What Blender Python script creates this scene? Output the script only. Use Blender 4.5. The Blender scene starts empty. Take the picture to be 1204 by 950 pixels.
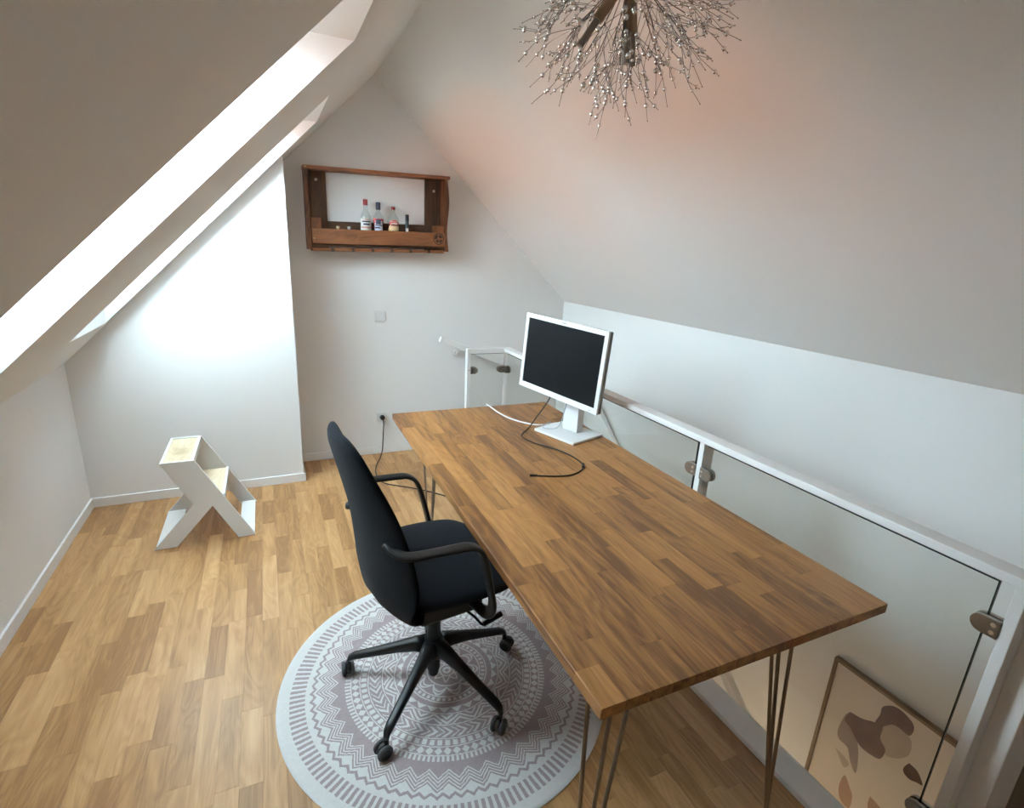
import bpy, bmesh, math, random
import numpy as np
from mathutils import Vector, Matrix
random.seed(7)
scene = bpy.context.scene
col = scene.collection
W, H = 1204, 950
# ------------------------------------------------------------------ camera
CAM = dict(x=-0.1541, y=-4.1244, z=1.6705, yaw=-0.4483, pitch=-0.2837, roll=0.0529, f=607.3)
def cam_axes():
    cy, sy = math.cos(CAM['yaw']), math.sin(CAM['yaw'])
    cp, sp = math.cos(CAM['pitch']), math.sin(CAM['pitch'])
    fw = Vector((-sy*cp, cy*cp, sp)); r = Vector((cy, sy, 0)); u = r.cross(fw)
    cr, sr = math.cos(CAM['roll']), math.sin(CAM['roll'])
    return r*cr+u*sr, u*cr-r*sr, fw
CR, CU, CF = cam_axes()
CP = Vector((CAM['x'], CAM['y'], CAM['z']))
cd = bpy.data.cameras.new('camera'); cam = bpy.data.objects.new('camera', cd); col.objects.link(cam)
cd.sensor_width = 36; cd.sensor_fit = 'HORIZONTAL'; cd.lens = CAM['f']/W*36; cd.clip_start = .02
m = Matrix((CR, CU, -CF)).transposed().to_4x4(); m.translation = CP; cam.matrix_world = m
scene.camera = cam
def proj(p):
    d = Vector(p)-CP; z = d.dot(CF)
    return (W/2+CAM['f']*d.dot(CR)/z, H/2-CAM['f']*d.dot(CU)/z) if z > .05 else None
# ------------------------------------------------------------------ world, sun, exposure
wd = bpy.data.worlds.new('sky'); scene.world = wd; wd.use_nodes = True
bg = wd.node_tree.nodes['Background']; bg.inputs[1].default_value = 50.0
wn = wd.node_tree; tcw = wn.nodes.new('ShaderNodeTexCoord'); sw_ = wn.nodes.new('ShaderNodeSeparateXYZ'); crw = wn.nodes.new('ShaderNodeValToRGB')   # open sky above, sunlit town below the horizon
wn.links.new(tcw.outputs['Generated'], sw_.inputs[0]); mr = wn.nodes.new('ShaderNodeMapRange'); mr.inputs[1].default_value = -1
wn.links.new(sw_.outputs[2], mr.inputs[0]); wn.links.new(mr.outputs[0], crw.inputs[0]); wn.links.new(crw.outputs[0], bg.inputs[0])
crw.color_ramp.elements[0].position = .46; crw.color_ramp.elements[0].color = (.44, .44, .44, 1)
crw.color_ramp.elements[1].position = .53; crw.color_ramp.elements[1].color = (.70, .885, 1.0, 1)
scene.cycles.max_bounces = 12; scene.cycles.diffuse_bounces = 8; scene.cycles.transparent_max_bounces = 24
sd = bpy.data.lights.new('sun', 'SUN'); sd.energy = 9; sd.angle = math.radians(.6); sd.color = (1, .93, .84)
sun = bpy.data.objects.new('sun', sd); col.objects.link(sun); sun.location = (8, 0, 12)
sun.rotation_euler = Vector((-.86, -.12, -.50)).to_track_quat('-Z', 'Y').to_euler()
scene.view_settings.view_transform = 'Standard'; scene.view_settings.look = 'None'
scene.view_settings.exposure = -0.44; scene.view_settings.gamma = 1; scene.view_settings.use_curve_mapping = False
# ------------------------------------------------------------------ node helpers
class N:
    """a math-node expression"""
    def __init__(s, nt, sock): s.nt, s.k = nt, sock
    def op(s, o, *a):
        n = s.nt.nodes.new('ShaderNodeMath'); n.operation = o
        for i, v in enumerate((s,)+a):
            if isinstance(v, N): s.nt.links.new(v.k, n.inputs[i])
            else: n.inputs[i].default_value = v
        return N(s.nt, n.outputs[0])
    def __add__(s, o): return s.op('ADD', o)
    def __sub__(s, o): return s.op('SUBTRACT', o)
    def __mul__(s, o): return s.op('MULTIPLY', o)
    def __truediv__(s, o): return s.op('DIVIDE', o)
    def __lt__(s, o): return s.op('LESS_THAN', o)
    def __gt__(s, o): return s.op('GREATER_THAN', o)
    def abs(s): return s.op('ABSOLUTE')
    def frac(s): return s.op('FRACT')
    def tri(s): return (s.frac()*2-1).abs()          # 1..0..1
    def mx(s, o): return s.op('MAXIMUM', o)
    def sin(s): return s.op('SINE')
    def rng(s, a, b): return (s > a)*(s < b)
def material(name, color=(.8, .8, .8), rough=.5, metal=0, spec=.5, bump=None, var=None, sheen=0, coat=0):
    m = bpy.data.materials.new(name); m.use_nodes = True; nt = m.node_tree; b = nt.nodes['Principled BSDF']
    b.inputs['Base Color'].default_value = (*color, 1); b.inputs['Roughness'].default_value = rough
    b.inputs['Metallic'].default_value = metal; b.inputs['Specular IOR Level'].default_value = spec
    if sheen: b.inputs['Sheen Weight'].default_value = sheen
    if coat: b.inputs['Coat Weight'].default_value = coat
    tc = nt.nodes.new('ShaderNodeTexCoord')
    if var:                                          # (scale, amount)
        nz = nt.nodes.new('ShaderNodeTexNoise'); nz.inputs['Scale'].default_value = var[0]; nz.inputs['Detail'].default_value = 5
        nt.links.new(tc.outputs['Object'], nz.inputs['Vector'])
        mx = nt.nodes.new('ShaderNodeMix'); mx.data_type = 'RGBA'
        mx.inputs[6].default_value = (*[c*(1-var[1]) for c in color], 1); mx.inputs[7].default_value = (*[min(1, c*(1+var[1])) for c in color], 1)
        nt.links.new(nz.outputs['Fac'], mx.inputs[0]); nt.links.new(mx.outputs[2], b.inputs['Base Color'])
    if bump:                                         # (scale, strength, distance)
        nz = nt.nodes.new('ShaderNodeTexNoise'); nz.inputs['Scale'].default_value = bump[0]; nz.inputs['Detail'].default_value = 4
        nt.links.new(tc.outputs['Object'], nz.inputs['Vector'])
        bp = nt.nodes.new('ShaderNodeBump'); bp.inputs['Strength'].default_value = bump[1]; bp.inputs['Distance'].default_value = bump[2]
        nt.links.new(nz.outputs['Fac'], bp.inputs['Height']); nt.links.new(bp.outputs[0], b.inputs['Normal'])
    return m
def wood(name, dark, mid, light, rough=.4, along='Y', grain=1.0, bump=.15, spread=1.0, gw=.75):
    """planks: every object (or mesh island) gets its own tone and its own piece of grain"""
    m = bpy.data.materials.new(name); m.use_nodes = True; nt = m.node_tree; L = nt.links.new; b = nt.nodes['Principled BSDF']
    b.inputs['Roughness'].default_value = rough
    tc = nt.nodes.new('ShaderNodeTexCoord'); oi = nt.nodes.new('ShaderNodeObjectInfo'); ge = nt.nodes.new('ShaderNodeNewGeometry')
    rnd = (N(nt, oi.outputs['Random'])+N(nt, ge.outputs['Random Per Island'])).frac()
    cx = nt.nodes.new('ShaderNodeCombineXYZ'); L((rnd*91.7).k, cx.inputs[0]); L((rnd*37.3).k, cx.inputs[1]); L((rnd*53.1).k, cx.inputs[2])
    ad = nt.nodes.new('ShaderNodeVectorMath'); ad.operation = 'ADD'; L(tc.outputs['Object'], ad.inputs[0]); L(cx.outputs[0], ad.inputs[1])
    def stretched(a, c):
        mp = nt.nodes.new('ShaderNodeMapping'); s = [c, c, c]; s['XYZ'.index(along)] = a
        mp.inputs['Scale'].default_value = s; L(ad.outputs[0], mp.inputs[0]); return mp.outputs[0]
    n1 = nt.nodes.new('ShaderNodeTexNoise'); n1.inputs['Scale'].default_value = 1; n1.inputs['Detail'].default_value = 5; n1.inputs['Distortion'].default_value = .6
    L(stretched(2.2, 26*grain), n1.inputs['Vector'])
    n2 = nt.nodes.new('ShaderNodeTexNoise'); n2.inputs['Scale'].default_value = 1; n2.inputs['Detail'].default_value = 3
    L(stretched(9, 260*grain), n2.inputs['Vector'])
    n3 = nt.nodes.new('ShaderNodeTexNoise'); n3.inputs['Scale'].default_value = 1; n3.inputs['Detail'].default_value = 2; n3.inputs['Distortion'].default_value = 1.5
    L(stretched(1.2, 7*grain), n3.inputs['Vector'])
    ring = ((N(nt, n3.outputs['Fac'])*9).frac().tri())          # cathedral rings
    t = (N(nt, n1.outputs['Fac'])-.5)*gw+.375+N(nt, n2.outputs['Fac'])*.30+ring*.16+(rnd*7.13).frac()*.52*spread-.40-.26*(spread-1)
    cr = nt.nodes.new('ShaderNodeValToRGB'); e = cr.color_ramp.elements
    e[0].position = .22; e[0].color = (*dark, 1); e[1].position = .86; e[1].color = (*light, 1)
    k = e.new(.52); k.color = (*mid, 1)
    L(t.k, cr.inputs[0]); L(cr.outputs[0], b.inputs['Base Color'])
    bp = nt.nodes.new('ShaderNodeBump'); bp.inputs['Strength'].default_value = bump; bp.inputs['Distance'].default_value = .001
    L(n2.outputs['Fac'], bp.inputs['Height']); L(bp.outputs[0], b.inputs['Normal'])
    return m
def clear_glass(name, tint=(.97, .99, .985), rough=.02, ior=1.5, gain=1.0):
    m = bpy.data.materials.new(name); m.use_nodes = True; nt = m.node_tree; nt.nodes.clear(); L = nt.links.new
    o = nt.nodes.new('ShaderNodeOutputMaterial'); mx = nt.nodes.new('ShaderNodeMixShader'); t = nt.nodes.new('ShaderNodeBsdfTransparent')
    g = nt.nodes.new('ShaderNodeBsdfGlossy'); fr = nt.nodes.new('ShaderNodeLayerWeight'); fr.inputs[0].default_value = .5; f0 = ((ior-1)/(ior+1))**2
    t.inputs[0].default_value = (*tint, 1); g.inputs['Roughness'].default_value = rough
    L(((N(nt, fr.outputs['Facing']).op('POWER', 5)*(1-f0)+f0)*gain).k, mx.inputs[0]); L(t.outputs[0], mx.inputs[1]); L(g.outputs[0], mx.inputs[2]); L(mx.outputs[0], o.inputs[0])
    return m
# ------------------------------------------------------------------ mesh helpers
class MB:
    def __init__(s): s.v, s.f = [], []
    def add(s, vs, fs):
        k = len(s.v); s.v += [tuple(p) for p in vs]; s.f += [tuple(i+k for i in f) for f in fs]; return s
    def box(s, x0, x1, y0, y1, z0, z1, bev=0, mat=None):
        bm = bmesh.new(); bmesh.ops.create_cube(bm, size=1)
        for v in bm.verts: v.co = Vector(((x0+x1)/2+v.co.x*(x1-x0), (y0+y1)/2+v.co.y*(y1-y0), (z0+z1)/2+v.co.z*(z1-z0)))
        if bev: bmesh.ops.bevel(bm, geom=list(bm.edges), offset=bev, segments=2, profile=.5, affect='EDGES')
        if mat is not None: bm.transform(mat)
        bm.verts.index_update()
        s.add([v.co[:] for v in bm.verts], [[v.index for v in f.verts] for f in bm.faces]); bm.free(); return s
    def prism(s, poly, a, b, axis='Y', bev=0):
        """poly: 2D outline; extruded from a to b along axis (a, b may be functions of the 2D point)"""
        fa = a if callable(a) else (lambda *_: a); fb = b if callable(b) else (lambda *_: b)
        def P(p, w): return (p[0], w, p[1]) if axis == 'Y' else (w, p[0], p[1]) if axis == 'X' else (p[0], p[1], w)
        bm = bmesh.new(); A = [bm.verts.new(P(p, fa(*p))) for p in poly]; B = [bm.verts.new(P(p, fb(*p))) for p in poly]
        n = len(poly); bm.faces.new(A); bm.faces.new(B[::-1])
        for i in range(n): bm.faces.new((A[i], B[i], B[(i+1) % n], A[(i+1) % n]))
        bmesh.ops.recalc_face_normals(bm, faces=bm.faces)
        if bev: bmesh.ops.bevel(bm, geom=list(bm.edges), offset=bev, segments=2, profile=.5, affect='EDGES')
        bm.verts.index_update()
        s.add([v.co[:] for v in bm.verts], [[v.index for v in f.verts] for f in bm.faces]); bm.free(); return s
    def tube(s, pts, r, n=8, flat=None, side=None):
        """round tube along pts; r number or list; flat=(half width along side, half thickness)"""
        pts = [Vector(p) for p in pts]; k = len(s.v); m_ = len(pts)
        up = Vector(side) if side is not None else Vector((.3, .2, .93)); last = None
        for i, p in enumerate(pts):
            t = (pts[min(i+1, m_-1)]-pts[max(i-1, 0)]).normalized()
            if side is not None: a = (up-t*up.dot(t)).normalized()
            else:
                a = last if last is not None else (up if abs(up.dot(t)) < .9 else Vector((1, 0, 0)))
                a = (a-t*a.dot(t)).normalized(); last = a
            b = t.cross(a); rr = r[i] if isinstance(r, (list, tuple)) else r
            for j in range(n):
                w = 2*math.pi*j/n; c, q = math.cos(w), math.sin(w)
                if flat:
                    c = math.copysign(abs(c)**.6, c)*flat[0]; q = math.copysign(abs(q)**.6, q)*flat[1]
                else: c *= rr; q *= rr
                s.v.append(tuple(p+a*c+b*q))
        for i in range(m_-1):
            for j in range(n):
                j2 = (j+1) % n; s.f.append((k+i*n+j, k+i*n+j2, k+(i+1)*n+j2, k+(i+1)*n+j))
        s.f.append(tuple(k+j for j in range(n))[::-1]); s.f.append(tuple(k+(m_-1)*n+j for j in range(n))); return s
    def lathe(s, prof, c=(0, 0, 0), n=24, mat=None):
        k = len(s.v); M = mat or Matrix()
        for (r, z) in prof:
            for j in range(n):
                w = 2*math.pi*j/n; s.v.append(tuple(M @ Vector((r*math.cos(w), r*math.sin(w), z))+Vector(c)))
        for i in range(len(prof)-1):
            for j in range(n):
                j2 = (j+1) % n; s.f.append((k+i*n+j, k+i*n+j2, k+(i+1)*n+j2, k+(i+1)*n+j))
        if prof[0][0] > 1e-6: s.f.append(tuple(k+j for j in range(n))[::-1])
        if prof[-1][0] > 1e-6: s.f.append(tuple(k+(len(prof)-1)*n+j for j in range(n)))
        return s
    def ball(s, c, r, n=6, m_=4):
        return s.lathe([(max(r*math.sin(math.pi*i/m_), 1e-7), -r*math.cos(math.pi*i/m_)) for i in range(m_+1)], c, n)
    def rings(s, secs):
        """closed sections of equal length, lofted and capped"""
        k = len(s.v); n = len(secs[0])
        for q in secs: s.v += [tuple(p) for p in q]
        for i in range(len(secs)-1):
            for j in range(n):
                j2 = (j+1) % n; s.f.append((k+i*n+j, k+i*n+j2, k+(i+1)*n+j2, k+(i+1)*n+j))
        s.f.append(tuple(k+j for j in range(n))[::-1]); s.f.append(tuple(k+(len(secs)-1)*n+j for j in range(n))); return s
    def xf(s, fn): s.v = [tuple(fn(Vector(p))) for p in s.v]; return s
    def mesh(s, name, mat, smooth=False):
        me = bpy.data.meshes.new(name); me.from_pydata(s.v, [], s.f)
        bm = bmesh.new(); bm.from_mesh(me); bmesh.ops.recalc_face_normals(bm, faces=bm.faces); bm.to_mesh(me); bm.free()
        me.materials.append(mat)
        if smooth:
            me.polygons.foreach_set('use_smooth', [True]*len(me.polygons))
            if smooth != 'all': me.set_sharp_from_angle(angle=math.radians(40))
        me.update(); return me
def wloc(o):
    v = Vector(o.location)
    while o.parent: o = o.parent; v += o.location
    return v
def link(name, me, parent=None, at=None, rot=None):
    o = bpy.data.objects.new(name, me); col.objects.link(o)
    w = Vector(at) if at is not None else Vector((0, 0, 0))
    if parent is not None: o.parent = parent; w = w-wloc(parent)
    o.location = w
    if rot: o.rotation_euler = rot
    return o
def part(name, mb, mat, parent=None, smooth=False, at=None): return link(name, mb.mesh(name, mat, smooth), parent, at)
def tag(o, label=None, cat=None, group=None, kind=None):
    if label: o['label'] = label
    if cat: o['category'] = cat
    if group: o['group'] = group
    if kind: o['kind'] = kind
    return o
def thing(name, loc, label, cat, group=None): return tag(link(name, None, None, loc), label, cat, group)
def spline(pts, n=8):
    P = [Vector(p) for p in pts]; P = [P[0]*2-P[1]]+P+[P[-1]*2-P[-2]]; out = []
    for i in range(1, len(P)-2):
        for j in range(n):
            t = j/n; a, b, c, d = P[i-1:i+3]
            out.append(.5*((2*b)+(c-a)*t+(2*a-5*b+4*c-d)*t*t+(3*b-a-3*c+d)*t**3))
    return out+[P[-2]]
# ------------------------------------------------------------------ materials
M = {}
M['wall'] = material('wall_paint', (.895, .90, .895), .85, spec=.25, bump=(140, .05, .002))
M['trim'] = material('white_trim', (.90, .90, .895), .42)
M['steel_white'] = material('white_powder_coat', (.90, .905, .90), .38)
M['oak_floor'] = wood('oak_parquet', (.27, .132, .049), (.415, .226, .092), (.55, .33, .157), .36, 'Y', 1.0, .12, .85)
M['oak_desk'] = wood('oiled_oak', (.14, .056, .017), (.325, .147, .043), (.45, .222, .075), .40, 'Y', 1.1, .25, .74, .98)
M['pallet'] = wood('stained_pallet_wood', (.06, .019, .007), (.185, .064, .020), (.28, .105, .036), .65, 'X', .9, .5, .7)
M['pallet_up'] = wood('stained_pallet_wood_upright', (.06, .019, .007), (.185, .064, .020), (.28, .105, .036), .65, 'Z', .9, .5, .7)
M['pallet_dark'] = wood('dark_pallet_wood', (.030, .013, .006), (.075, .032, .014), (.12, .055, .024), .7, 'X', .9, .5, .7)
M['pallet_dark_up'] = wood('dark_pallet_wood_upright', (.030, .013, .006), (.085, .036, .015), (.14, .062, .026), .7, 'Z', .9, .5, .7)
M['stair_wood'] = wood('stair_oak', (.36, .185, .070), (.50, .28, .12), (.62, .38, .19), .4, 'X')
M['birch'] = wood('birch_ply', (.55, .43, .27), (.72, .60, .42), (.80, .70, .53), .5, 'Y', .6, .1, .4)
M['stool'] = material('white_lacquer', (.82, .82, .80), .35)
M['fabric'] = material('charcoal_fabric', (.010, .0112, .0145), .95, spec=.1, bump=(700, .6, .002), var=(900, .45), sheen=.05)
M['plastic'] = material('black_plastic', (.0045, .0045, .005), .42, spec=.4)
M['wheel'] = material('grey_caster_tread', (.05, .05, .053), .6)
M['steel'] = material('raw_steel_rod', (.30, .235, .18), .36, .85)
M['bolt'] = material('polished_bolt', (.75, .74, .72), .25, .9)
M['clamp'] = material('brushed_steel', (.33, .29, .25), .33, 1)
M['pane'] = clear_glass('skylight_glass', (.97, .985, .98), 0.0)
M['glass'] = clear_glass('railing_glass', (.975, .985, .975), .01)
M['glass_edge'] = material('glass_edge', (.012, .022, .02), .15)
M['mon_white'] = material('white_monitor_plastic', (.80, .81, .82), .38)
M['mon_grey'] = material('grey_monitor_back', (.17, .16, .15), .5)
M['screen'] = material('dark_screen', (.006, .007, .0085), .35, spec=.12)
M['logo'] = material('grey_print', (.35, .36, .38), .5)
M['cable_black'] = material('black_cable', (.012, .008, .007), .5)
M['cable_white'] = material('white_cable', (.78, .78, .76), .45)
M['cable_grey'] = material('grey_cable', (.38, .42, .48), .45)
M['brass'] = material('copper_brass', (.42, .23, .12), .28, 1)
M['tube'] = material('brushed_brass', (.36, .25, .17), .4, 1)
M['wire'] = material('thin_silver_wire', (.16, .15, .145), .35, .8)
M['crystal'] = material('crystal_bead', (.92, .92, .92), .05, .9)
M['frame_wood'] = material('picture_frame_wood', (.22, .145, .085), .55, var=(30, .25))
M['paper'] = material('picture_paper', (.76, .69, .61), .8)
M['art1'] = material('print_mauve', (.20, .135, .13), .8, var=(14, .3))
M['art2'] = material('print_sand', (.52, .44, .36), .8, var=(8, .2))
M['art3'] = material('print_brown', (.12, .075, .065), .8)
M['art4'] = material('print_clay', (.46, .30, .20), .8, var=(10, .2))
M['art5'] = material('print_taupe', (.36, .29, .25), .8, var=(12, .3))
M['switch'] = material('switch_plastic', (.83, .84, .84), .3)
M['socket_in'] = material('socket_recess', (.6, .6, .58), .4)
M['taupe'] = material('taupe_shade_panel', (.17, .135, .10), .7, var=(6, .1))
M['tile'] = material('red_roof_tile', (.62, .20, .10), .8, var=(20, .2))
M['plaster'] = material('neighbour_plaster', (.75, .68, .58), .9)
# ================================================================== THE SETTING
xL, hL, s = -1.2462, .9218, 1.0037
xR, hR = 2.2979, 1.2745
xr, zr = .6363, 2.8121
yC, Y0, YF = -.3721, 0.0, -5.6
sl = lambda x: hL+s*(x-xL)
XE, ZB = 1.47, -2.62          # floor edge over the stairs, floor of the storey below
# floor: sub-floor slab and parquet strips
fl = MB().box(xL-.1, 1.18, Y0-.54, Y0, -.25, -.012).box(xL-.1, XE-.11, YF, Y0-.54, -.25, -.012).box(XE-.11, 1.395, YF, -.53, -.25, -.012).box(1.395, xR, YF, -3.78, -.25, -.012)
floor = tag(part('floor', fl, M['oak_floor']), kind='structure')
strips = []; PW = .0692
nx = int((1.3035-xL)/PW)+1
LEN = (.24, .31, .38, .46, .55)
for i in range(nx):
    x0 = xL+i*PW; x1 = min(x0+PW, 1.3035)
    segs = [(YF, Y0)]
    if x0 < -.03: segs = [(YF, yC)]
    if x1 > 1.18: segs = [(YF, -.54)]
    for (ya, yb) in segs:
        y = ya-random.random()*.4
        while y < yb-.002:
            L_ = random.choice(LEN); a, b = max(y, ya), min(y+L_, yb)
            if b-a > .004: strips.append((x0, x1, a, b))
            y += L_
for (x0, x1, ya, yb) in ((XE, xR, YF, -3.78), (1.3035, XE, YF, -3.695)):   # beyond the railing
    k = max(1, round((x1-x0)/PW)); w = (x1-x0)/k
    for i in range(k): strips.append((x0+i*w, x0+(i+1)*w, ya, yb))
def strip_mb(x0, x1, ya, yb, z1=0.0, th=.0115, c=.0007):
    mb = MB(); e = c*.9
    mb.add([(x0, ya, z1-th), (x1, ya, z1-th), (x1, yb, z1-th), (x0, yb, z1-th), (x0, ya, z1-e), (x1, ya, z1-e), (x1, yb, z1-e), (x0, yb, z1-e),
            (x0+c, ya+c, z1), (x1-c, ya+c, z1), (x1-c, yb-c, z1), (x0+c, yb-c, z1)],
           [(0, 1, 5, 4), (1, 2, 6, 5), (2, 3, 7, 6), (3, 0, 4, 7), (4, 5, 9, 8), (5, 6, 10, 9), (6, 7, 11, 10), (7, 4, 8, 11), (8, 9, 10, 11), (3, 2, 1, 0)])
    return mb
def seen(st):
    x0, x1, a, b = st; q = [proj((x, y, 0)) for x, y in ((x0, a), (x1, a), (x1, b), (x0, b))]
    if any(p is None for p in q): return 0
    cx, cy = sum(p[0] for p in q)/4, sum(p[1] for p in q)/4
    if not (-20 < cx < W+20 and -20 < cy < H+25): return 0
    if 640 < cx and cy < 700: return 0               # under the desk
    return abs(sum(q[i][0]*q[(i+1) % 4][1]-q[(i+1) % 4][0]*q[i][1] for i in range(4)))/2
rank = sorted(strips, key=seen, reverse=True)
cache = {}; rest = MB()
for n, st in enumerate(rank):
    x0, x1, a, b = st
    if n < 300 and seen(st) > 0:
        key = (round(x1-x0, 4), round(b-a, 3))
        if key not in cache: cache[key] = strip_mb(-(x1-x0)/2, (x1-x0)/2, -(b-a)/2, (b-a)/2).mesh('plank', M['oak_floor'])
        link('plank', cache[key], floor, ((x0+x1)/2, (a+b)/2, 0))
    else:
        q = strip_mb(*st); rest.add(q.v, q.f)
tag(part('remaining_planks', rest, M['oak_floor'], floor), kind='stuff')
# walls
tag(part('wall_back', MB().prism([(xL-.1, ZB), (xR+.1, ZB), (xR+.1, hR), (xR, hR), (xr, zr+.05), (xL, hL+.05), (xL-.1, hL)], Y0, Y0+.1), M['wall']), kind='structure')
tag(part('wall_chimney', MB().prism([(xL-.02, -.01), (0, -.01), (0, sl(0)+.02), (xL-.02, sl(xL)+.0)], yC, Y0), M['wall']), kind='structure')
tag(part('wall_left', MB().box(xL-.1, xL, YF, Y0+.1, -.25, hL+.01), M['wall']), kind='structure')
tag(part('wall_right', MB().box(xR, xR+.1, YF, Y0+.1, ZB, hR+.005), M['wall']), kind='structure')
tag(part('wall_front', MB().prism([(xL-.1, -.3), (xR+.1, -.3), (xR+.1, hR), (xr, zr+.05), (xL-.1, hL)], YF-.1, YF), M['wall']), kind='structure')
tag(part('wall_stairwell', MB().box(XE-.12, XE-.001, -3.78, Y0, ZB, -.25), M['wall']), kind='structure')
tag(part('wall_stair_end', MB().box(XE-.001, xR, -3.78, -3.74, ZB, -.012), M['wall']), kind='structure')
tag(part('floor_below', MB().box(XE-.12, xR, -3.78, Y0, ZB-.1, ZB), M['stair_wood']), kind='structure')
# ceilings
SK = [(-2.59, -1.925), (-1.10, -.455)]; SX0, SX1, SD = -1.0, .2, .42
ys = sorted([YF-.1, Y0+.1]+[v for q in SK for v in q]); xs = [xL-.12, SX0, SX1, xr]
mb = MB()
for i in range(len(xs)-1):
    for j in range(len(ys)-1):
        if i == 1 and any(abs(ys[j]-a) < 1e-6 for a, _ in SK): continue
        a, b, c, d = xs[i], xs[i+1], ys[j], ys[j+1]; T = .03
        mb.add([(a, c, sl(a)), (b, c, sl(b)), (b, d, sl(b)), (a, d, sl(a)), (a, c, sl(a)+T), (b, c, sl(b)+T), (b, d, sl(b)+T), (a, d, sl(a)+T)],
               [(0, 3, 2, 1), (4, 5, 6, 7), (0, 1, 5, 4), (1, 2, 6, 5), (2, 3, 7, 6), (3, 0, 4, 7)])
tag(part('ceiling_left', mb, M['wall']), kind='structure')
tag(part('ceiling_right', MB().prism([(xr, zr), (xR+.12, hR-(zr-hR)/(xR-xr)*.12), (xR+.12, hR+.06), (xr, zr+.08)], YF-.1, Y0+.1), M['wall']), kind='structure')
# skylights: linings (level head, plumb sill), frame, pane
zt = sl(SX1); xt = xL+(zt-SD-hL)/s; zb0 = sl(SX0)
for i, (a, b) in enumerate(SK):
    w = tag(link('window_%d' % (i+1), None, None, ((SX0+SX1)/2, (a+b)/2, zb0)), kind='structure')
    poly = [(SX0, zb0), (SX1, zt), (xt-.05, zt), (SX0, sl(SX0)+SD+.05)]
    part('side_lining', MB().prism(poly, a-.012, a+.002), M['trim'], w); part('side_lining', MB().prism(poly, b-.002, b+.012), M['trim'], w)
    part('head_lining', MB().box(xt-.06, SX1, a-.012, b+.012, zt-.002, zt+.012), M['trim'], w)
    part('sill_lining', MB().box(SX0-.012, SX0+.002, a-.012, b+.012, zb0, sl(SX0)+SD+.06), M['trim'], w)
    q = math.sqrt(1+s*s); ang = -math.atan(s)
    Mx = Matrix.Translation(((SX0+xt)/2, (a+b)/2, (sl(SX0)+sl(xt))/2+SD)) @ Matrix.Rotation(ang, 4, 'Y')
    hw, hh = (b-a)/2, (xt-SX0)/2*q; f = MB()
    for (x0, x1, y0, y1) in ((-hh-.05, -hh+.05, -hw-.05, hw+.05), (hh-.05, hh+.05, -hw-.05, hw+.05), (-hh+.05, hh-.05, -hw-.05, -hw+.075), (-hh+.05, hh-.05, hw-.075, hw+.05)):
        f.box(x0, x1, y0, y1, -.02, .05, .004, Mx)
    part('sash', f, M['trim'], w)
    part('pane', MB().box(-hh+.05, hh-.05, -hw+.075, hw-.075, .012, .016, 0, Mx), M['pane'], w)
# baseboards
BH, BT = .062, .013
def skirting(name, x0, x1, y0, y1): tag(part(name, MB().box(x0, x1, y0, y1, 0, BH, .002), M['trim']), kind='structure')
skirting('baseboard_left', xL, xL+BT, YF, yC)
skirting('baseboard_chimney', xL+BT, BT, yC-BT, yC)
skirting('baseboard_chimney_side', 0, BT, yC, Y0-BT)
skirting('baseboard_back', 0, 1.17, Y0-BT, Y0)
# kerb along the stair opening
tag(part('trim_1', MB().box(1.3035, 1.402, -3.69, -.54, -.2, .022, .006).box(1.395, XE+.075, -3.69, -.54, -.25, -.125), M['trim']), kind='structure')
# stairs (winding down behind the railing)
st = tag(link('stairs', None, None, (1.85, -1.8, ZB)), kind='structure')
for k, poly in enumerate(([(1.182, -.53), (1.47, -.53), (1.54, -.01), (1.182, -.01)], [(1.45, -.53), (1.60, -.53), (1.97, -.01), (1.52, -.01)],
                          [(1.53, -.58), (1.58, -.53), (2.29, -.28), (2.29, -.01), (1.92, -.01)], [(1.53, -.95), (1.53, -.58), (1.56, -.53), (2.29, -.26), (2.29, -.95)])):
    z = -.19*(k+1); part('tread', MB().prism(poly, z-.04, z, 'Z', .004), M['stair_wood'], st)
for k in range(9):
    y = -.93-.235*k; z = -.19*(k+5); part('tread', MB().box(1.53, 2.29, y-.27, y, z-.04, z, .004), M['stair_wood'], st)
# stub wall at the railing's end; brown panel added in place of shaded wall
tag(part('wall_stub', MB().box(1.541, 1.71, -3.745, -3.69, -.25, .955, .003), M['trim']), kind='structure')
tag(part('wall_shade_panel', MB().box(1.71, xR, -3.725, -3.69, -.25, .90, .002), M['taupe']), kind='structure')
# ================================================================== NEIGHBOURING HOUSE (seen only by the skylights)
nb = tag(link('neighbour_house', None, None, (-15.5, -3.5, -6.0)), kind='structure')
part('walls', MB().prism([(-20.0, -6), (-11.0, -6), (-11.0, -.9), (-15.5, 3.5), (-20, -.9)], -10.0, 3.5), M['plaster'], nb)
part('roof_slope', MB().prism([(-10.6, -1.2), (-15.5, 3.7), (-15.5, 3.9), (-10.45, -1.15)], -10.3, 3.8), M['tile'], nb)
part('roof_slope', MB().prism([(-20.4, -1.2), (-15.5, 3.7), (-15.5, 3.9), (-20.55, -1.15)], -10.3, 3.8), M['tile'], nb)
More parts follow.
